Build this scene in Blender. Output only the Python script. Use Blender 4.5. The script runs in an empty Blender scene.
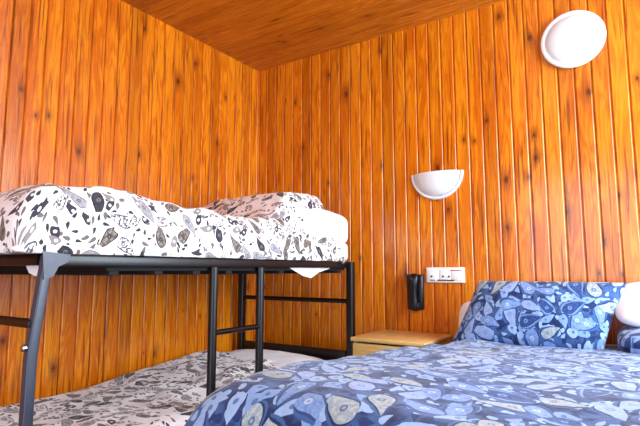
import bpy, bmesh, math, random
import numpy as np
from mathutils import Vector, Matrix, noise

random.seed(7)
C = bpy.context.scene.collection
sc = bpy.context.scene

# ------------------------------------------------------------------ camera, world, light, exposure
cam_d = bpy.data.cameras.new('camera')
cam = bpy.data.objects.new('camera', cam_d)
C.objects.link(cam)
cam_d.sensor_width = 36.0
cam_d.lens = 492.0 / 640.0 * 36.0
cam_d.clip_start = 0.02
cam.location = (2.57, -3.0, 1.05)
cam.rotation_euler = (math.radians(90 + 6.6), 0, math.radians(33.2))
sc.camera = cam

world = bpy.data.worlds.new('daylight')
sc.world = world
world.use_nodes = True
bg = world.node_tree.nodes['Background']
bg.inputs['Color'].default_value = (0.80, 0.90, 1.0, 1)
bg.inputs['Strength'].default_value = 1.0

def area(name, loc, rot, sx, sy, power, col):
    l = bpy.data.lights.new(name, 'AREA')
    l.shape = 'RECTANGLE'; l.size = sx; l.size_y = sy; l.energy = power; l.color = col
    o = bpy.data.objects.new(name, l); C.objects.link(o)
    o.location = loc; o.rotation_euler = rot
    return o
# daylight through the side window, plus an added fill lamp behind the camera
area('daylight_window', (3.97, -1.15, 1.74), (0, math.radians(90), 0), 1.65, 1.7, 118, (0.72, 0.86, 1.0))
area('added_front_fill', (2.3, -4.27, 1.2), (math.radians(90), 0, 0), 2.2, 2.2, 36, (0.72, 0.86, 1.0))

sc.view_settings.view_transform = 'Standard'
sc.view_settings.look = 'None'
sc.view_settings.gamma = 1
sc.view_settings.use_curve_mapping = False
sc.view_settings.exposure = 0.72

# ------------------------------------------------------------------ node helper
class G:
    def __init__(s, name):
        s.m = bpy.data.materials.new(name); s.m.use_nodes = True
        s.t = s.m.node_tree; s.b = s.t.nodes['Principled BSDF']
    def n(s, typ, **kw):
        x = s.t.nodes.new(typ)
        for k, v in kw.items(): setattr(x, k, v)
        return x
    def put(s, sock, v):
        if hasattr(v, 'is_output') or isinstance(v, bpy.types.NodeSocket): s.t.links.new(v, sock)
        else: sock.default_value = v
    def mt(s, op, a, b=0.0, c=0.0, clamp=False):
        x = s.n('ShaderNodeMath', operation=op, use_clamp=clamp)
        s.put(x.inputs[0], a); s.put(x.inputs[1], b); s.put(x.inputs[2], c)
        return x.outputs[0]
    def vm(s, op, a, b=(0, 0, 0)):
        x = s.n('ShaderNodeVectorMath', operation=op)
        s.put(x.inputs[0], a); s.put(x.inputs[1], b)
        return x.outputs['Value'] if op in ('LENGTH', 'DISTANCE', 'DOT_PRODUCT') else x.outputs[0]
    def sep(s, v):
        x = s.n('ShaderNodeSeparateXYZ'); s.put(x.inputs[0], v); return x.outputs
    def comb(s, a, b, c=0.0):
        x = s.n('ShaderNodeCombineXYZ'); s.put(x.inputs[0], a); s.put(x.inputs[1], b); s.put(x.inputs[2], c); return x.outputs[0]
    def mix(s, f, a, b):
        x = s.n('ShaderNodeMix', data_type='RGBA'); s.put(x.inputs[0], f); s.put(x.inputs[6], a); s.put(x.inputs[7], b)
        return x.outputs[2]
    def noise(s, v, scale, detail=3, rough=0.5, dist=0.0):
        x = s.n('ShaderNodeTexNoise'); s.put(x.inputs['Vector'], v)
        x.inputs['Scale'].default_value = scale; x.inputs['Detail'].default_value = detail
        x.inputs['Roughness'].default_value = rough; x.inputs['Distortion'].default_value = dist
        return x.outputs['Fac']
    def ss(s, v, lo, hi):
        x = s.n('ShaderNodeMapRange', interpolation_type='SMOOTHSTEP')
        s.put(x.inputs['Value'], v); x.inputs['From Min'].default_value = lo; x.inputs['From Max'].default_value = hi
        return x.outputs['Result']
    def vor(s, v, rnd=0.8, feature='F1'):
        x = s.n('ShaderNodeTexVoronoi', voronoi_dimensions='2D', feature=feature)
        s.put(x.inputs['Vector'], v); x.inputs['Scale'].default_value = 1.0; x.inputs['Randomness'].default_value = rnd
        return x.outputs
    def uv(s):
        return s.n('ShaderNodeUVMap').outputs[0]
    def fin(s, col, rough=0.5, bump=None, bs=0.2, bd=0.01, **kw):
        s.put(s.b.inputs['Base Color'], col); s.put(s.b.inputs['Roughness'], rough)
        for k, v in kw.items(): s.put(s.b.inputs[k.replace('_', ' ')], v)
        if bump is not None:
            x = s.n('ShaderNodeBump'); x.inputs['Strength'].default_value = bs; x.inputs['Distance'].default_value = bd
            s.put(x.inputs['Height'], bump); s.put(s.b.inputs['Normal'], x.outputs[0])
        return s.m

def c(r, g, b):
    f = lambda v: ((v / 255 + .055) / 1.055) ** 2.4 if v > 10 else v / 255 / 12.92
    return (f(r), f(g), f(b), 1)

def wood(name, light, mid, dark, knot, rough=0.28, knots=True, tint=0.35):
    g = G(name)
    uv = g.uv()
    att = g.n('ShaderNodeAttribute', attribute_name='board').outputs['Color']
    r = g.sep(att)
    broad = g.noise(g.vm('MULTIPLY', uv, (16, 1.6, 1)), 1.0, 3, .55, .6)
    fine = g.noise(g.vm('MULTIPLY', uv, (150, 5, 1)), 1.0, 4, .6, .2)
    # cathedral grain: rings of a stretched, distorted field
    fld = g.noise(g.vm('MULTIPLY', uv, (11, 1.0, 1)), 1.0, 2, .5, .3)
    ring = g.mt('MULTIPLY_ADD', g.mt('SINE', g.mt('MULTIPLY', fld, 75.0)), .5, .5)
    k = g.mt('ADD', g.mt('MULTIPLY', broad, .55), g.mt('ADD', g.mt('MULTIPLY', fine, .35), g.mt('MULTIPLY', ring, .14)))
    col = g.mix(g.ss(k, .38, .62), light, mid)
    col = g.mix(g.mt('MULTIPLY', g.ss(r[0], .45, 1.0), tint), col, dark)
    col = g.mix(g.mt('MULTIPLY', g.ss(r[1], .6, 1.0), tint), col, light)
    # dark streaks along the grain
    st = g.noise(g.vm('MULTIPLY', uv, (70, 2.2, 1)), 1.0, 2, .5)
    col = g.mix(g.mt('MULTIPLY', g.ss(st, .56, .70), .8), col, dark)
    fl = g.noise(g.vm('MULTIPLY', uv, (210, 14, 1)), 1.0, 2, .6)
    col = g.mix(g.mt('MULTIPLY', g.ss(fl, .60, .72), .6), col, dark)
    if knots:
        v = g.vor(g.vm('MULTIPLY', uv, (11.76, 3.2, 1)), .9)
        d = g.vm('DIVIDE', g.vm('SUBTRACT', g.vm('MULTIPLY', uv, (11.76, 3.2, 1)), v['Position']), (11.76, 3.2, 1))
        d = g.vm('LENGTH', g.vm('MULTIPLY', d, (1.0, .62, 0)))
        rc = g.sep(v['Color'])
        size = g.mt('MULTIPLY', g.ss(rc[0], .78, 1.0), .032)
        kk = g.mt('DIVIDE', d, g.mt('ADD', size, .0008))
        wob = g.mt('MULTIPLY', g.noise(uv, 75, 3, .6), .9)
        kk = g.mt('ADD', kk, wob)
        col = g.mix(g.mt('MULTIPLY', g.mt('SUBTRACT', 1.0, g.ss(kk, .5, 2.6)), .6), col, dark)
        col = g.mix(g.mt('MULTIPLY', g.mt('SUBTRACT', 1.0, g.ss(kk, .45, 1.15)), .85), col, knot)
    return g.fin(col, rough, g.mt('ADD', fine, g.mt('MULTIPLY', broad, .5)), .10, .002, Specular_IOR_Level=.35, Coat_Weight=.45, Coat_Roughness=.14)

def paisley(name, scale, ground, palettes, speck, rough=0.85, speck_scale=3.2, sheen=.15, cover=1.0, ground2=None, mid=None, mid_cut=.12, speck_cut=.15, inner=None, fat=1.55):
    """teardrops turned at random, each with rings inside, strewn over a plain ground with small sprigs"""
    g = G(name)
    uv = g.uv()
    wob = g.n('ShaderNodeTexNoise'); wob.inputs['Scale'].default_value = 9.0 * scale / 8
    g.put(wob.inputs['Vector'], uv)
    base = g.vm('ADD', g.vm('MULTIPLY', uv, (scale, scale, 0)), g.vm('MULTIPLY', g.vm('SUBTRACT', wob.outputs['Color'], (.5, .5, .5)), (.25, .25, 0)))
    def layer(vec, rnd, big):
        v = g.vor(vec, rnd)
        d = g.vm('SUBTRACT', vec, v['Position'])
        rc = g.sep(v['Color'])
        vr = g.n('ShaderNodeVectorRotate', rotation_type='Z_AXIS')
        g.put(vr.inputs['Vector'], d); g.put(vr.inputs['Angle'], g.mt('MULTIPLY', rc[0], 6.283))
        l = g.sep(vr.outputs[0])
        size = g.mt('MULTIPLY_ADD', rc[1], big * .35, big * .75)
        t = g.mt('MULTIPLY_ADD', g.mt('DIVIDE', l[1], size), .5, .5, True)     # 0 at tail .. 1 at head
        bend = g.mt('MULTIPLY', g.mt('POWER', g.mt('SUBTRACT', 1.0, t), 2.0), g.mt('MULTIPLY', size, .95))
        u = g.mt('ABSOLUTE', g.mt('ADD', l[0], g.mt('SUBTRACT', bend, g.mt('MULTIPLY', size, .12))))
        w = g.mt('MULTIPLY', g.mt('MULTIPLY', g.mt('POWER', t, .9), g.mt('POWER', g.mt('SUBTRACT', 1.0, t), .42)), g.mt('MULTIPLY', size, fat))
        eye = g.vm('LENGTH', g.vm('SUBTRACT', vr.outputs[0], g.comb(0.0, g.mt('MULTIPLY', size, .32))))
        return g.mt('DIVIDE', u, g.mt('ADD', w, .0005)), rc, g.mt('DIVIDE', eye, size)
    col = ground
    if ground2 is not None:
        col = g.mix(g.ss(g.noise(uv, 9 * scale / 8, 3, .6), .40, .60), ground, ground2)
    # small sprigs, then middling teardrops, then the large ringed ones
    q2, r2, e2 = layer(g.vm('MULTIPLY', base, (speck_scale, speck_scale, 0)), 1.0, .5)
    on2 = g.mt('MULTIPLY', g.mt('LESS_THAN', q2, 1.0), g.mt('GREATER_THAN', r2[2], speck_cut))
    col = g.mix(on2, col, g.mix(g.mt('GREATER_THAN', r2[1], .5), speck[0], speck[1]))
    if mid is not None:
        q3, r3, e3 = layer(g.vm('ADD', g.vm('MULTIPLY', base, (1.7, 1.7, 0)), (5.3, 2.7, 0)), .95, .56)
        cm = g.mix(g.mt('GREATER_THAN', r3[2], .5), speck[0], mid)
        cm = g.mix(g.mt('MULTIPLY', g.mt('LESS_THAN', e3, .2), .8), cm, ground)
        col = g.mix(g.mt('MULTIPLY', g.mt('LESS_THAN', q3, 1.0), g.mt('GREATER_THAN', r3[1], mid_cut)), col, cm)
    q, rc, eye = layer(base, .85, .56)
    halo = g.mt('MULTIPLY', g.mt('LESS_THAN', q, 1.25), g.mt('LESS_THAN', rc[1], cover))
    col = g.mix(halo, col, ground)
    dab = g.ss(g.noise(base, 9.0 if inner is None else inner, 3, .6), .50, .56)
    def pal(p):
        x = g.mix(dab, p[0], p[2])
        x = g.mix(g.mt('LESS_THAN', g.mt('ABSOLUTE', g.mt('SUBTRACT', eye, .13)), .05), x, p[1])
        return g.mix(g.mt('GREATER_THAN', q, .80), x, p[3])
    cc = pal(palettes[0])
    for i, p in enumerate(palettes[1:]):
        cc = g.mix(g.mt('GREATER_THAN', rc[2], (i + 1.0) / len(palettes)), cc, pal(p))
    col = g.mix(g.mt('MULTIPLY', g.mt('LESS_THAN', q, 1.0), g.mt('LESS_THAN', rc[1], cover)), col, cc)
    crease = g.noise(uv, 22, 4, .55)
    return g.fin(col, rough, crease, .35, .02, Sheen_Weight=sheen, Specular_IOR_Level=.25)

def plain(name, col, rough=.5, metal=0.0, nscale=40, var=.12, bs=.08, **kw):
    g = G(name)
    tc = g.n('ShaderNodeTexCoord').outputs['Object']
    n = g.noise(tc, nscale, 3)
    dark = tuple(v * (1 - var) for v in col[:3]) + (1,)
    return g.fin(g.mix(n, dark, col), rough, n, bs, .004, Metallic=metal, **kw)

M = {}
M['wall'] = wood('varnished pine boards', c(228, 136, 18), c(202, 97, 5), c(112, 40, 1), c(54, 20, 5))
M['ceiling'] = wood('ceiling pine boards', c(200, 116, 24), c(174, 92, 12), c(126, 54, 8), c(84, 36, 8), rough=.32, knots=True)
M['floor'] = wood('floor boards', c(170, 110, 60), c(140, 84, 40), c(100, 56, 26), c(60, 30, 14), rough=.4)
M['night'] = wood('pale pine', c(232, 196, 128), c(222, 178, 104), c(196, 142, 74), c(140, 90, 40), rough=.4, knots=False, tint=.2)
WHITE = c(246, 245, 246)
M['grey_paisley'] = paisley('white cotton with grey paisley', 11.0, WHITE,
    [(c(62, 60, 66), c(120, 118, 124), c(50, 48, 54), c(40, 38, 44)),
     (c(150, 148, 156), c(96, 94, 104), c(176, 172, 174), c(112, 110, 120)),
     (c(98, 90, 86), c(60, 54, 52), c(150, 140, 128), c(48, 42, 42)),
     (c(236, 234, 232), c(130, 126, 130), c(74, 72, 78), c(70, 68, 74))],
    (c(58, 56, 64), c(112, 106, 104)), speck_scale=3.0, cover=.72, mid=c(140, 134, 132), mid_cut=.66, speck_cut=.5, fat=1.15)
M['blue_paisley'] = paisley('blue cotton with pale paisley', 10.5, c(60, 92, 143),
    [(c(146, 170, 212), c(111, 141, 195), c(135, 161, 209), c(34, 56, 106)),
     (c(122, 153, 202), c(176, 196, 218), c(101, 133, 191), c(44, 70, 124)),
     (c(144, 158, 168), c(89, 110, 143), c(170, 182, 182), c(25, 46, 90)),
     (c(49, 77, 132), c(107, 143, 197), c(34, 58, 111), c(117, 150, 201))],
    (c(147, 176, 215), c(29, 51, 101)), speck_scale=3.2, cover=.9, ground2=c(22, 40, 86), mid=c(124, 157, 207), mid_cut=.3, speck_cut=.25)
M['white_cotton'] = plain('white cotton', c(242, 242, 244), .85, nscale=18, var=.03, bs=.25, Sheen_Weight=.1)
M['mattress'] = plain('mattress ticking', c(225, 222, 216), .9, nscale=60)
M['black_steel'] = plain('black painted steel', c(6, 7, 9), .38, nscale=80, var=.3, Specular_IOR_Level=.45)
M['grey_steel'] = plain('worn blue grey painted steel', c(58, 66, 84), .40, nscale=60, var=.35, Specular_IOR_Level=.6)
M['base_board'] = plain('dark bed base', c(10, 10, 11), .8, nscale=30, var=.2)
M['bolt'] = plain('steel bolt', c(190, 190, 190), .3, 1.0)
M['plaster'] = plain('white plaster', c(224, 224, 220), .55, nscale=90, var=.04)
M['opal'] = plain('opal glass', c(228, 232, 232), .25, nscale=30, var=.02, bs=.02)
M['white_plastic'] = plain('white plastic', c(242, 240, 234), .35, nscale=30, var=.03, bs=.02)
M['black_plastic'] = plain('black plastic', c(16, 17, 22), .28, nscale=60, var=.2, bs=.03)
M['dark_hole'] = plain('dark socket hole', c(12, 12, 12), .6)
M['red_print'] = plain('red print', c(196, 96, 96), .6)
M['dark_wood'] = plain('dark bed frame wood', c(90, 52, 26), .5, nscale=25, var=.3)
M['frame_white'] = plain('white window frame paint', c(235, 235, 232), .4)

# ------------------------------------------------------------------ mesh helpers
def link(name, bm, mat, parent=None, smooth=True, angle=40):
    me = bpy.data.meshes.new(name)
    bm.normal_update()
    bm.to_mesh(me); bm.free()
    o = bpy.data.objects.new(name, me); C.objects.link(o)
    if mat: me.materials.append(mat)
    if smooth:
        for p in me.polygons: p.use_smooth = True
        try: me.set_sharp_from_angle(angle=math.radians(angle))
        except Exception: pass
    if parent: o.parent = parent; o.matrix_parent_inverse = Matrix.Translation(parent.location).inverted()
    return o

def tag(o, label=None, cat=None, group=None, kind=None):
    if label: o['label'] = label
    if cat: o['category'] = cat
    if group: o['group'] = group
    if kind: o['kind'] = kind
    return o

def thing(name, loc, label, cat, group=None):
    o = bpy.data.objects.new(name, None); C.objects.link(o); o.location = loc; o.empty_display_size = .1
    return tag(o, label, cat, group)

def box(bm, x0, x1, y0, y1, z0, z1, bev=0.0, seg=2):
    b2 = bmesh.new()
    bmesh.ops.create_cube(b2, size=1)
    bmesh.ops.scale(b2, vec=(abs(x1 - x0), abs(y1 - y0), abs(z1 - z0)), verts=b2.verts)
    bmesh.ops.translate(b2, vec=((x0 + x1) / 2, (y0 + y1) / 2, (z0 + z1) / 2), verts=b2.verts)
    if bev: bmesh.ops.bevel(b2, geom=b2.edges[:], offset=bev, segments=seg, profile=.5, affect='EDGES')
    merge(bm, b2)

def merge(bm, b2):
    me = bpy.data.meshes.new('tmp'); b2.to_mesh(me); b2.free(); bm.from_mesh(me); bpy.data.meshes.remove(me)

def tube(bm, pts, r, n=14, square=False, caps=True):
    """a tube along a polyline; square = rounded square section"""
    pts = [Vector(p) for p in pts]
    sec = []
    if square:
        k = r * .35
        for i in range(4):
            a0 = math.pi / 2 * i
            cx, cy = (r - k) * (1 if i in (0, 3) else -1), (r - k) * (1 if i in (0, 1) else -1)
            for j in range(4):
                a = a0 + math.pi / 2 * j / 3
                sec.append((cx + k * math.cos(a), cy + k * math.sin(a)))
    else:
        sec = [(r * math.cos(2 * math.pi * i / n), r * math.sin(2 * math.pi * i / n)) for i in range(n)]
    rings = []
    d0 = (pts[1] - pts[0]).normalized()
    up = Vector((1, 0, 0)) if abs(d0.x) < .9 else Vector((0, 1, 0))
    for i, p in enumerate(pts):
        a = (pts[i] - pts[i - 1]).normalized() if i else d0
        b = (pts[i + 1] - pts[i]).normalized() if i < len(pts) - 1 else a
        t = (a + b).normalized()
        u = (up - t * up.dot(t)).normalized(); v = t.cross(u)
        rings.append([bm.verts.new(p + u * s[0] + v * s[1]) for s in sec])
    m = len(sec)
    for i in range(len(rings) - 1):
        for j in range(m):
            bm.faces.new((rings[i][j], rings[i][(j + 1) % m], rings[i + 1][(j + 1) % m], rings[i + 1][j]))
    if caps:
        bm.faces.new(list(reversed(rings[0]))); bm.faces.new(rings[-1])

def lathe(bm, prof, n=48, a0=0.0, a1=2 * math.pi, mat=Matrix.Identity(4)):
    full = abs(a1 - a0 - 2 * math.pi) < 1e-6
    k = n if full else n + 1
    rings = []
    for r, z in prof:
        rings.append([bm.verts.new(mat @ Vector((r * math.cos(a0 + (a1 - a0) * i / n), r * math.sin(a0 + (a1 - a0) * i / n), z))) for i in range(k)])
    for i in range(len(rings) - 1):
        for j in range(k if full else k - 1):
            f = (rings[i][j], rings[i][(j + 1) % k], rings[i + 1][(j + 1) % k], rings[i + 1][j])
            bm.faces.new(f)
    bmesh.ops.remove_doubles(bm, verts=bm.verts, dist=1e-6)
    bmesh.ops.recalc_face_normals(bm, faces=bm.faces)

def smooth(a, b, v):
    t = min(1, max(0, (v - a) / (b - a))); return t * t * (3 - 2 * t)

# planks: origin + across*u + along*v, face towards normal nrm.  segs = list of (u0,u1,v0,v1)
def planks(name, org, across, along, nrm, segs, mat, pitch=.085, groove=.004, depth=.010, rad=.0062, kind='structure'):
    bm = bmesh.new()
    uvl = bm.loops.layers.uv.new('UVMap'); cl = bm.loops.layers.float_color.new('board')
    org, across, along, nrm = Vector(org), Vector(across), Vector(along), Vector(nrm)
    flip = across.cross(along).dot(nrm) < 0
    for (u0, u1, v0, v1) in segs:
        nb = max(1, int(math.ceil((u1 - u0) / pitch - 1e-6)))
        for i in range(nb):
            rnd = random.Random(hash((name, i, int(v0 * 100))) if False else (len(name) * 131 + i * 17 + int(v0 * 100) * 7))
            a = u0 + i * pitch; b = min(u1, a + pitch)
            if b - a < .012: continue
            prof = [(a, -depth)]
            prof.append((a + groove * .35, -depth))
            arc = [(rad * (1 - math.cos(t) ** 1.55), -rad + rad * math.sin(t) ** 1.55) for t in [math.pi / 2 * q / 7 for q in range(8)]]
            prof += [(a + groove * .5 + dx, dz) for dx, dz in arc]          # eased, chamfer-like long edges
            prof += [(a + groove * .5 + rad + .0006, 0), (b - groove * .5 - rad - .0006, 0)]
            prof += [(b - groove * .5 - dx, dz) for dx, dz in reversed(arc)]
            prof.append((b - groove * .35, -depth)); prof.append((b, -depth))
            off = (rnd.random() * 30, rnd.random() * 40)
            col = (rnd.random(), rnd.random(), rnd.random(), 1)
            lo = [bm.verts.new(org + across * u + along * v0 + nrm * d) for u, d in prof]
            hi = [bm.verts.new(org + across * u + along * v1 + nrm * d) for u, d in prof]
            for j in range(len(prof) - 1):
                vs = [lo[j], lo[j + 1], hi[j + 1], hi[j]]
                tx = [(prof[j][0], v0), (prof[j + 1][0], v0), (prof[j + 1][0], v1), (prof[j][0], v1)]
                if flip: vs.reverse(); tx.reverse()
                f = bm.faces.new(vs)
                for lp, q in zip(f.loops, tx):
                    lp[uvl].uv = (q[0] - a + off[0], q[1] + off[1]); lp[cl] = col
        # backing slab so that the wall is solid
        ps = []
        for d in (-depth, -.06):
            ps.append([bm.verts.new(org + across * u + along * v + nrm * d) for u, v in ((u0, v0), (u1, v0), (u1, v1), (u0, v1))])
        quads = [ps[1][::-1]] + [[ps[0][k], ps[0][(k + 1) % 4], ps[1][(k + 1) % 4], ps[1][k]] for k in range(4)]
        for q in quads:
            f = bm.faces.new(q if not flip else q[::-1])
            for lp in f.loops: lp[uvl].uv = (0, 0); lp[cl] = (.5, .5, .5, 1)
    o = link(name, bm, mat, None, True, 50)
    if kind: o['kind'] = kind
    return o

# ------------------------------------------------------------------ the room
W, D, H = 3.9, 4.2, 2.685
planks('wall_left', (0, 0, 0), (0, -1, 0), (0, 0, 1), (1, 0, 0), [(-.07, D, -.07, H + .07)], M['wall'])
planks('wall_back', (0, 0, 0), (1, 0, 0), (0, 0, 1), (0, -1, 0), [(-.07, W + .07, -.07, H + .07)], M['wall'])
planks('wall_right', (W, 0, 0), (0, -1, 0), (0, 0, 1), (-1, 0, 0),
       [(-.07, .3, 0, H + .07), (.3, 2.0, 0, .93), (.3, 2.0, 2.56, H + .07), (2.0, D + .07, 0, H + .07)], M['wall'])
planks('wall_front', (0, -D, 0), (1, 0, 0), (0, 0, 1), (0, 1, 0),
       [(-.07, 1.2, 0, H + .07), (1.2, 3.4, 2.3, H + .07), (3.4, W + .07, 0, H + .07)], M['wall'])
planks('ceiling', (0, 0, H), (0, -1, 0), (1, 0, 0), (0, 0, -1), [(-.02, D + .05, -.02, W + .05)], M['ceiling'], groove=.003, depth=.004, rad=.002)
planks('floor', (0, 0, 0), (0, -1, 0), (1, 0, 0), (0, 0, 1), [(-.02, D + .05, -.02, W + .05)], M['floor'], pitch=.12, groove=.003, depth=.003, rad=.002)
bm = bmesh.new()
for y in (-.3, -1.15, -2.0): box(bm, W - .01, W + .05, y - .03, y + .03, .93, 2.56, .004)
for z in (.95, 2.54): box(bm, W - .01, W + .05, -2.0, -.3, z - .03, z + .03, .004)
tag(link('window_1', bm, M['frame_white']), kind='structure')
bm = bmesh.new()  # unseen glazed door, added as an opening for the fill lamp
for x in (1.2, 2.3, 3.4): box(bm, x - .04, x + .04, -D - .05, -D + .01, 0, 2.3, .004)
for z in (.04, 2.27): box(bm, 1.2, 3.4, -D - .05, -D + .01, z - .04, z + .04, .004)
tag(link('added_door_1', bm, M['frame_white']), kind='structure')

# ------------------------------------------------------------------ cloth
def cloth(name, cx, cy, hx, hy, zbot, top, mat, label, cat, rx=.08, ry=.08, thick=.03, step=.022, wr=None, k=2.6, group=None, uvoff=(0, 0), uvrot=0.0, warp=None, ry_near=None):
    """a duvet: height field over a rounded rectangle whose sides come down to zbot(x,y); top(x,y) is its height"""
    def axis(h, r, hh, r2=None):
        def side(r):
            half = [(0.0, 1.0)] + [(h - r * (1 - math.sin(math.pi / 2 * i / 40) ** (2 / k)), max(0.0, math.cos(math.pi / 2 * i / 40)) ** (2 / k)) for i in range(41)]
            half[-1] = (h, 0.0)
            A = np.array(half); L = np.concatenate([[0], np.cumsum(np.hypot(np.diff(A[:, 0]), np.diff(A[:, 1] * hh)))])
            n = max(8, int(L[-1] / step)); s = np.linspace(0, L[-1], n + 1)
            return np.interp(s, L, A[:, 0]), np.interp(s, L, A[:, 1])
        Xp, Ep = side(r); Xn, En = side(r2 or r)
        return np.concatenate([-Xn[:0:-1], Xp]), np.concatenate([En[:0:-1], Ep])
    hh = top(cx, cy) - zbot
    X, EX = axis(hx, rx, hh); Y, EY = axis(hy, ry, hh, ry_near)
    P = np.zeros((len(X), len(Y), 3))
    for i in range(len(X)):
        for j in range(len(Y)):
            x, y = cx + X[i], cy + Y[j]
            e = EX[i] * EY[j]
            P[i, j] = (x, y, zbot + (top(x, y) - zbot) * e)
    if warp: warp(P)
    # wrinkles along the normal
    gx = np.gradient(P, axis=0); gy = np.gradient(P, axis=1)
    N = np.cross(gx, gy); N /= np.linalg.norm(N, axis=2, keepdims=True) + 1e-9
    if wr:
        for i in range(len(X)):
            for j in range(len(Y)):
                P[i, j] += N[i, j] * wr(*P[i, j])
    Lu = np.concatenate([np.zeros((1, len(Y))), np.cumsum(np.linalg.norm(np.diff(P, axis=0), axis=2), axis=0)])
    Lv = np.concatenate([np.zeros((len(X), 1)), np.cumsum(np.linalg.norm(np.diff(P, axis=1), axis=2), axis=1)], axis=1)
    mi, mj = len(X) // 2, len(Y) // 2
    U = Lu - Lu[mi:mi + 1, :]; V = Lv - Lv[:, mj:mj + 1]
    bm = bmesh.new(); uvl = bm.loops.layers.uv.new('UVMap')
    vs = [[bm.verts.new(P[i, j]) for j in range(len(Y))] for i in range(len(X))]
    cr, sr = math.cos(uvrot), math.sin(uvrot)
    for i in range(len(X) - 1):
        for j in range(len(Y) - 1):
            ids = ((i, j), (i + 1, j), (i + 1, j + 1), (i, j + 1))
            f = bm.faces.new([vs[a][b] for a, b in ids])
            for lp, (a, b) in zip(f.loops, ids):
                lp[uvl].uv = (U[a, b] * cr - V[a, b] * sr + uvoff[0], U[a, b] * sr + V[a, b] * cr + uvoff[1])
    bm.normal_update()
    if thick:
        bmesh.ops.recalc_face_normals(bm, faces=bm.faces)
    o = link(name, bm, mat, None, True, 180)
    if thick:
        md = o.modifiers.new('thickness', 'SOLIDIFY'); md.thickness = thick; md.offset = -1
        md.use_even_offset = False
    return tag(o, label, cat, group)

def nz(x, y, z, s, seed=0.0):
    return noise.noise(Vector((x * s + seed, y * s - seed * .7, z * s + seed * .3)))
def wrinkle(amp, seed, ang=0.6, stretch=3.0, s=9.0):
    ca, sa = math.cos(ang), math.sin(ang)
    def f(x, y, z):
        u = x * ca + y * sa + z * .5; v = (-x * sa + y * ca) / stretch
        a = 1 - abs(noise.noise(Vector((u * s + seed, v * s, seed + z * s * .5)))) * 2.2
        b = noise.noise(Vector((u * s * 2.3, v * s * 2.3 + seed, z * s)))
        cc = noise.noise(Vector((x * 3.1 + seed, y * 3.1, z * 3.1)))
        return amp * (.55 * max(-.4, a) ** 1 * .9 - .35 + .45 * b + .8 * cc)
    return f

def pillow(name, loc, sx, sy, h, rot, mat, label, group=None, seed=0.0, res=44, uvoff=(0, 0), pinch=.10, wr=.006, puff=.42, skew=0.0, rnd=True):
    """stuffed pillow: two puffed faces meeting in a seam, pulled in between the corners"""
    bm = bmesh.new(); uvl = bm.loops.layers.uv.new('UVMap')
    grid = {}
    for side in (1, -1):
        for i in range(res + 1):
            for j in range(res + 1):
                edge = i in (0, res) or j in (0, res)
                if edge and side == -1: grid[(side, i, j)] = grid[(1, i, j)]; continue
                u = -math.cos(math.pi * i / res); v = -math.cos(math.pi * j / res)
                x = u * sx / 2 * (1 - pinch * (1 - v * v)) * (1 if abs(v) < 2 else 1)
                y = v * sy / 2 * (1 - pinch * (1 - u * u))
                rc_ = math.sqrt(max(0, 1 - .5 * u * u * v * v * abs(u * v))); x *= .5 + .5 * rc_ if rnd else 1; y *= .5 + .5 * rc_ if rnd else 1
                z = side * h / 2 * ((1 - u ** 2) * (1 - v ** 2)) ** puff
                q = ((1 - u ** 2) * (1 - v ** 2)) ** .3
                z += side * q * wr * (nz(x, y, side, 9, seed) * 1.3 + nz(x, y, side, 22, seed + 3) * .8)
                grid[(side, i, j)] = bm.verts.new((x + skew * y, y, z))
    for side in (1, -1):
        for i in range(res):
            for j in range(res):
                ids = [(i, j), (i + 1, j), (i + 1, j + 1), (i, j + 1)]
                if side == -1: ids.reverse()
                f = bm.faces.new([grid[(side, a, b)] for a, b in ids])
                for lp, (a, b) in zip(f.loops, ids):
                    p = grid[(side, a, b)].co
                    lp[uvl].uv = (p.x + uvoff[0] + (3 if side < 0 else 0), p.y + uvoff[1])
    o = link(name, bm, mat, None, True, 180)
    o.location = loc; o.rotation_euler = rot
    return tag(o, label, 'pillow', group)

# ------------------------------------------------------------------ bunk bed (frame only)
XN, XF, YN, YE = .985, .085, -2.17, -.25         # near rail, wall rail, near end, far end
R = .0155
bunk = thing('bunk_bed', ((XN + XF) / 2, (YN + YE) / 2, 0), 'black steel tube bunk bed with ladder standing along the left wall', 'bunk bed')
def part(name, fn, mat, parent=bunk, label=None, sm=40):
    bm = bmesh.new(); fn(bm); o = link(name, bm, mat, parent, True, sm)
    if label: o['label'] = label
    return o
# near end: two bent posts
for x in (XN, XF):
    p = part('post', lambda bm: tube(bm, [(x, YN - .024, 0), (x, YN - .024, .78), (x, YN - .020, .83), (x, YN + .005, 1.06), (x, YN + .008, 1.095)], R, square=True),
             M['grey_steel'] if x == XN else M['black_steel'], label='blue grey bent steel post' if x == XN else None)
    part('gusset', lambda bm: gus(bm, x), M['grey_steel'], p) if False else None
    b = bmesh.new(); lathe(b, [(0, .0), (.011, .0), (.011, .008), (.007, .012), (0, .013)], 16, mat=Matrix.Translation((x, YN - .040, .815)) @ Matrix.Rotation(math.radians(90), 4, 'X'))
    link('bolt', b, M['bolt'], p)
    # gusset plate joining post and side rail
    b = bmesh.new()
    pts = [(YN - .016, 1.108), (YN + .075, 1.100), (YN + .068, 1.076), (YN + .036, 1.06), (YN + .022, 1.03), (YN - .008, 1.02)]
    sx = 1 if x == XN else -1
    f0 = [b.verts.new((x + sx * .0155, y, z)) for y, z in pts]; f1 = [b.verts.new((x + sx * .020, y, z)) for y, z in pts]
    b.faces.new(f0); b.faces.new(f1[::-1])
    for k in range(len(pts)): b.faces.new((f0[k], f1[k], f1[(k + 1) % len(pts)], f0[(k + 1) % len(pts)]))
    bmesh.ops.recalc_face_normals(b, faces=b.faces)
    link('gusset', b, M['grey_steel'] if x == XN else M['black_steel'], p, True, 20)
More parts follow.
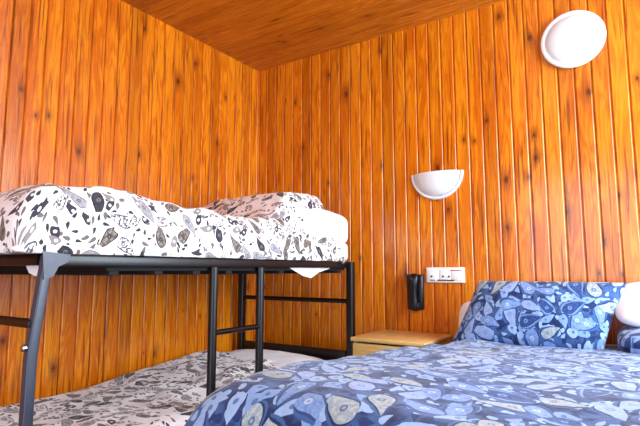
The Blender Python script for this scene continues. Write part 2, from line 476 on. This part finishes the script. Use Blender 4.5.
# far end: straight posts
for x in (XN, XF):
    part('post', lambda bm: tube(bm, [(x + (.018 if x == XN else 0), YE, 0), (x + (.018 if x == XN else 0), YE, 1.10)], .023, square=True), M['black_steel'])
# side rails, upper and lower
for x in (XN, XF):
    part('side_rail', lambda bm: box(bm, x - .015, x + .015, YN, YE - .02, 1.062, 1.098, .005), M['black_steel'])
    part('side_rail', lambda bm: box(bm, x - .015, x + .015, YN - .02, YE - .02, .255, .30, .005), M['black_steel'])
# end rails
for y in (YN, YE):
    part('end_rail', lambda bm: box(bm, XF + .02, XN - .02, y - .015, y + .015, 1.064, 1.102, .005), M['black_steel'])
    eo, ez = (.022, .885) if y == YN else (0, .853)
    part('end_bar', lambda bm: tube(bm, [(XF, y - eo, ez), (XN, y - eo, ez)], .015), M['black_steel'])
    part('end_board', lambda bm: box(bm, XF + .02, XN - .02, y - .012 - (.03 if y == YN else 0), y + .012 - (.03 if y == YN else 0), .475, .545, .005), M['black_steel'])
# bases
def base(bm, z):
    box(bm, XF + .016, XN - .016, YN + .23, YE - .02, z, z + .02, .003)
    for k in range(9):
        y = YN + .26 + k * (YE - YN - .34) / 8
        box(bm, XF + .016, XN - .016, y - .02, y + .02, z - .016, z, .003)
part('bed_base', lambda bm: base(bm, 1.046), M['base_board'], label='dark slatted base under the upper mattress')
part('bed_base', lambda bm: base(bm, .268), M['base_board'])
# ladder
for y in (-1.435, -1.12):
    s = part('ladder_stile', lambda bm: tube(bm, [(XN + .004, y, .0), (XN + .004, y, 1.062)], .0195), M['black_steel'])
for z in (.20, .49, .778):
    part('ladder_rung', lambda bm: tube(bm, [(XN + .004, -1.435, z), (XN + .004, -1.12, z)], .0125), M['black_steel'])

# upper mattress with loose sheet corners hanging below the rail
bm = bmesh.new(); box(bm, XF - .01, XN - .005, YN + .0, YE + .03, 1.104, 1.225, .03, 4)
um = tag(link('mattress', bm, M['mattress'], None, True, 60), 'thin mattress hidden under the duvet of the upper bunk', 'mattress')
def flap(name, pts, parent):
    bm = bmesh.new(); f0 = [bm.verts.new(Vector(p)) for p in pts]
    f = bm.faces.new(f0)
    r = bmesh.ops.extrude_face_region(bm, geom=[f])
    bmesh.ops.translate(bm, vec=(-.006, .006, 0), verts=[v for v in r['geom'] if isinstance(v, bmesh.types.BMVert)])
    bmesh.ops.recalc_face_normals(bm, faces=bm.faces)
    o = link(name, bm, M['white_cotton'], parent, True, 30); o['label'] = 'white sheet corner hanging below the rail'
    return o
flap('sheet_corner', [(XN - .008, y, z) for y, z in ((-.88, 1.068), (-.44, 1.068), (-.46, 1.058), (-.57, 1.038), (-.66, 1.004), (-.74, 1.018), (-.85, 1.056))], um)
flap('sheet_corner', [(.80, YN + .018, 1.10), (.955, YN + .018, 1.10), (.95, YN + .018, 1.045), (.90, YN + .018, 1.03), (.86, YN + .018, 1.04)], um)

# upper duvet
def hump(x, y):
    return smooth(-.98, -.68, y) * (1 - .9 * smooth(.86, .97, x)) * (.75 + .25 * smooth(.05, .3, x))
def top_u(x, y):
    z = 1.312 + .012 * nz(x, y, 0, 3.0, 1.0)
    z += .036 * smooth(-1.3, -1.9, y)
    return z + .185 * hump(x, y) + .012 * smooth(-1.3, -.7, y)
def pull(P):
    for row in P:
        for p in row:
            if p[1] > -.62: p[1] -= .03 * smooth(-.62, -.38, p[1]) * smooth(1.33, 1.46, p[2]) * 1.0
cloth('duvet', .535, -1.31, .475, .955, 1.103, top_u, M['grey_paisley'],
      'white duvet with grey and black paisley heaped on the upper bunk', 'duvet', .10, .09, .025, .018, wrinkle(.018, 2.0, .9, 2.6, 8.0), uvoff=(3.1, 1.7), uvrot=.5, warp=pull, ry_near=.22)
pillow('pillow', (.565, -.45, 1.305), .90, .56, .29, (0, 0, 0), M['white_cotton'],
       'white pillow sticking out of the duvet at the wall end of the upper bunk', seed=4.0, pinch=.02, puff=.2)

# lower bunk
bm = bmesh.new(); box(bm, XF + .0, XN - .0, YN - .0, YE - .03, .302, .40, .03, 4)
tag(link('mattress', bm, M['mattress'], None, True, 60), 'thin mattress hidden under the duvet of the lower bunk', 'mattress')
def top_l(x, y):
    z = .452 + .012 * nz(x, y, 0, 3.0, 6.0)
    z += .075 * smooth(-1.7, -.5, y) * (1 - .75 * smooth(.6, .95, x))
    return z
cloth('duvet', .535, -1.39, .47, .84, .305, top_l, M['grey_paisley'],
      'white duvet with grey paisley lying on the lower bunk', 'duvet', .10, .09, .025, .02, wrinkle(.014, 9.0, .5, 2.4, 8.0), uvoff=(9.1, 4.7), uvrot=-.3)
pillow('pillow', (.54, -.53, .470), .80, .46, .13, (0, 0, 0), M['white_cotton'],
       'white pillow at the wall end of the lower bunk', seed=8.0, pinch=.05)

# ------------------------------------------------------------------ night stand
NX0, NX1, NY = 1.115, 1.575, -.46
ns = thing('nightstand', ((NX0 + NX1) / 2, NY / 2, 0), 'pale pine nightstand against the wall between the bunk bed and the double bed', 'nightstand')
def nuv(o):
    me = o.data
    u = me.uv_layers.get('UVMap') or me.uv_layers.new(name='UVMap')
    ca = me.color_attributes.new('board', 'FLOAT_COLOR', 'CORNER')
    for p in me.polygons:
        n = p.normal
        for li in p.loop_indices:
            v = me.vertices[me.loops[li].vertex_index].co
            if abs(n.z) > .7: q = (v.y, v.x)
            elif abs(n.y) > .7: q = (v.z, v.x)
            else: q = (v.y, v.z)
            u.data[li].uv = q; ca.data[li].color = (.4, .5, .5, 1)
    return o
nuv(part('top', lambda bm: box(bm, NX0, NX1, NY, -.012, .640, .664, .008, 3), M['night'], ns))
nuv(part('side_panel', lambda bm: box(bm, NX0 + .012, NX0 + .030, NY + .025, -.014, 0, .640, .002), M['night'], ns))
nuv(part('side_panel', lambda bm: box(bm, NX1 - .030, NX1 - .012, NY + .025, -.014, 0, .640, .002), M['night'], ns))
nuv(part('back_panel', lambda bm: box(bm, NX0 + .03, NX1 - .03, -.024, -.014, .05, .64, .001), M['night'], ns))
nuv(part('shelf', lambda bm: box(bm, NX0 + .03, NX1 - .03, NY + .04, -.024, .05, .068, .002), M['night'], ns))
dr = nuv(part('drawer', lambda bm: box(bm, NX0 + .014, NX1 - .014, NY + .006, NY + .025, .455, .631, .004), M['night'], ns))
def knob(bm): lathe(bm, [(0, 0), (.009, 0), (.008, .01), (.016, .016), (.017, .022), (.011, .028), (0, .029)], 24, mat=Matrix.Translation(((NX0 + NX1) / 2, NY + .006, .54)) @ Matrix.Rotation(math.radians(90), 4, 'X'))
nuv(part('knob', knob, M['night'], dr))
nuv(part('door', lambda bm: box(bm, NX0 + .014, NX1 - .014, NY + .006, NY + .025, .06, .447, .004), M['night'], ns))

# ------------------------------------------------------------------ double bed
BX0, BX1, BY0, BY1 = 1.70, 3.14, -2.12, -.03
bed = thing('double_bed', ((BX0 + BX1) / 2, -1.07, 0), 'low double bed frame hidden under the blue bedding beside the nightstand', 'bed')
part('frame', lambda bm: box(bm, BX0 + .02, BX1 - .02, BY0 + .03, BY1, .16, .34, .01), M['dark_wood'], bed)
for x in (BX0 + .08, BX1 - .08):
    for y in (BY0 + .1, BY1 - .06):
        part('leg', lambda bm: box(bm, x - .03, x + .03, y - .03, y + .03, 0, .16, .004), M['dark_wood'], bed)
bm = bmesh.new(); box(bm, BX0, BX1, BY0 + .02, BY1, .342, .56, .04, 4)
tag(link('mattress', bm, M['mattress'], None, True, 60), 'thick mattress hidden under the blue duvet of the double bed', 'mattress')
def top_d(x, y):
    z = .655 + .085 * smooth(-.2, -1.8, y)
    z += .012 * nz(x, y, 0, 2.2, 3.0)
    z -= .02 * smooth(2.0, 2.6, x) * smooth(-.4, -1.8, y)
    return z
def lean(P):                                     # the side towards the bunk bulges out towards the foot
    for row in P:
        for p in row:
            p[0] -= .07 * smooth(-.5, -1.7, p[1]) * smooth(2.4, 1.7, p[0])
cloth('duvet', 2.42, -1.15, .79, 1.075, .22, top_d, M['blue_paisley'],
      'puffy blue paisley duvet spread over the double bed', 'duvet', .17, .16, .035, .024, wrinkle(.014, 5.0, 1.2, 3.0, 5.0), k=2.3, uvoff=(1.3, .4), uvrot=.35, warp=lean)
tilt = math.radians(62)
pillow('pillow', (2.095, -.31, .83), .70, .36, .17, (tilt, 0, math.radians(-2)), M['blue_paisley'],
       'blue paisley pillow propped at the head of the double bed', seed=1.0, uvoff=(5.2, 2.4), pinch=.03, skew=.28, rnd=False)
pillow('pillow', (2.01, -.13, .765), .74, .24, .12, (math.radians(70), 0, 0), M['white_cotton'],
       'white pillow tucked behind the propped blue paisley pillow', seed=2.0, pinch=.04)
pillow('pillow', (2.82, -.29, .735), .76, .46, .17, (math.radians(4), 0, 0), M['blue_paisley'],
       'shaded blue pillow lying flat under the white pillow at the right edge', seed=6.0, uvoff=(8.1, 3.3), pinch=.02, puff=.3)
pillow('pillow', (2.81, -.225, .892), .76, .38, .17, (math.radians(26), 0, 0), M['white_cotton'],
       'plump white pillow lying on a blue pillow right of the propped blue pillow', seed=3.0, pinch=.03)

# ------------------------------------------------------------------ wall lights
FW = Matrix.Rotation(math.radians(90), 4, 'X')     # lathe axis +z -> -y (out of the back wall)
t = thing('wall_sconce', (1.503, 0, 1.66), 'white half bowl wall sconce above the socket panel', 'wall light')
bm = bmesh.new()
n1, n2 = 40, 20
def bowl(r, dp, zt):
    g = []
    for i in range(n1 + 1):
        a = math.pi * i / n1                     # from +x side round the front to -x
        row = []
        for j in range(n2 + 1):
            b = math.pi / 2 * j / n2
            row.append(Vector((1.503 + r * math.cos(a) * math.cos(b) ** .9, -.001 - dp * math.sin(a) * math.cos(b) ** .8, zt - r * .97 * math.sin(b))))
        g.append(row)
    return g
go, gi = bowl(.154, .078, 1.664), bowl(.146, .068, 1.664)
vo = [[bm.verts.new(p) for p in r] for r in go]; vi = [[bm.verts.new(p) for p in r] for r in gi]
for i in range(n1):
    for j in range(n2):
        bm.faces.new((vo[i][j], vo[i + 1][j], vo[i + 1][j + 1], vo[i][j + 1]))
        bm.faces.new((vi[i][j], vi[i][j + 1], vi[i + 1][j + 1], vi[i + 1][j]))
    bm.faces.new((vo[i][0], vi[i][0], vi[i + 1][0], vo[i + 1][0]))
bmesh.ops.remove_doubles(bm, verts=bm.verts, dist=1e-5)
bmesh.ops.recalc_face_normals(bm, faces=bm.faces)
link('bowl', bm, M['plaster'], t, True, 50)
bm = bmesh.new(); lathe(bm, [(.150, .001), (.168, .001), (.172, .010), (.171, .020), (.164, .025), (.153, .022), (.150, .012), (.150, .001)], 48, math.pi, 2 * math.pi, Matrix.Translation((1.503, 0, 1.664)) @ FW)
link('rim', bm, M['plaster'], t, True, 50)
bm = bmesh.new(); box(bm, 1.503 - .05, 1.503 + .05, -.014, 0, 1.56, 1.64, .004); link('back_plate', bm, M['white_plastic'], t)
bm = bmesh.new(); lathe(bm, [(0, 0), (.012, 0), (.014, .02), (.026, .05), (.028, .07), (.02, .09), (0, .097)], 24, mat=Matrix.Translation((1.503, -.034, 1.56))); link('bulb', bm, M['opal'], t)

t = thing('wall_lamp', (2.315, 0, 2.335), 'round white dish wall lamp high on the wall above the pillows', 'wall light')
mt_ = Matrix.Translation((2.315, 0, 2.335)) @ FW
bm = bmesh.new(); lathe(bm, [(0, 0), (.148, 0), (.161, .012), (.165, .026), (.161, .036), (.150, .039), (.141, .032), (0, .028)], 64, mat=mt_); link('rim', bm, M['plaster'], t, True, 30)
bm = bmesh.new(); lathe(bm, [(.138, .028)] + [(.138 * math.cos(a), .030 + .040 * math.sin(a)) for a in [math.pi / 2 * k / 14 for k in range(15)]], 64, mat=mt_); link('diffuser', bm, M['opal'], t, True, 60)

# ------------------------------------------------------------------ wall telephone
t = thing('wall_telephone', (1.345, 0, .92), 'black wall telephone handset hanging left of the white socket panel', 'telephone')
part('cradle', lambda bm: (box(bm, 1.292, 1.400, -.036, 0, .800, 1.022, .010, 3), box(bm, 1.318, 1.382, -.058, -.03, .80, .845, .008, 3)), M['black_plastic'], t)
def handset(bm):
    b2 = bmesh.new()
    pts = [(-.062, 1.028), (-.070, 1.015), (-.078, .985), (-.082, .93), (-.080, .875), (-.074, .835), (-.066, .805), (-.060, .795)]
    wid = [.016, .026, .028, .022, .021, .025, .024, .014]
    dep = [.012, .026, .028, .016, .016, .026, .026, .012]
    rings = []
    for (y, z), w, d in zip(pts, wid, dep):
        rings.append([b2.verts.new((1.356 + w * math.copysign(abs(math.cos(a)) ** .7, math.cos(a)), y + d * .6 * math.copysign(abs(math.sin(a)) ** .7, math.sin(a)), z)) for a in [2 * math.pi * k / 20 for k in range(20)]])
    for i in range(len(rings) - 1):
        for k in range(20): b2.faces.new((rings[i][k], rings[i][(k + 1) % 20], rings[i + 1][(k + 1) % 20], rings[i + 1][k]))
    b2.faces.new(rings[0]); b2.faces.new(rings[-1])
    bmesh.ops.recalc_face_normals(b2, faces=b2.faces)
    bmesh.ops.subdivide_edges(b2, edges=[e for e in b2.edges if abs((e.verts[0].co - e.verts[1].co).z) > .004], cuts=2, smooth=.8)
    merge(bm, b2)
part('handset', handset, M['black_plastic'], t, sm=60)

# ------------------------------------------------------------------ socket panel
t = thing('socket_panel', (1.54, 0, 1.02), 'long white wall panel of switches and sockets right of the black telephone', 'socket')
X0, X1, Z0, Z1 = 1.418, 1.660, .972, 1.066
part('plate', lambda bm: box(bm, X0, X1, -.016, 0, Z0, Z1, .005, 3), M['white_plastic'], t)
for k in range(3):
    xa = X0 + .010 + k * .0755
    m_ = part('module', lambda bm: box(bm, xa, xa + .071, -.020, -.012, Z0 + .014, Z1 - .012, .003, 2), M['white_plastic'], t)
    xc = (1.455, 1.528, 1.566)[k]
    part('socket_hole', lambda bm: lathe(bm, [(0, 0), (.0062, 0), (.0062, .003), (0, .0032)], 20, mat=Matrix.Translation((xc, -.0195, 1.010)) @ FW), M['dark_hole'], m_)
part('gap', lambda bm: (box(bm, 1.446, 1.476, -.0212, -.015, .9845, .989, 0), box(bm, 1.492, 1.597, -.0212, -.015, .9835, .990, 0)), M['dark_hole'], t, label='dark slot along the lower edge')
part('print', lambda bm: box(bm, 1.575, 1.642, -.0208, -.015, 1.044, 1.050, 0), M['red_print'], t, label='small red printed line')
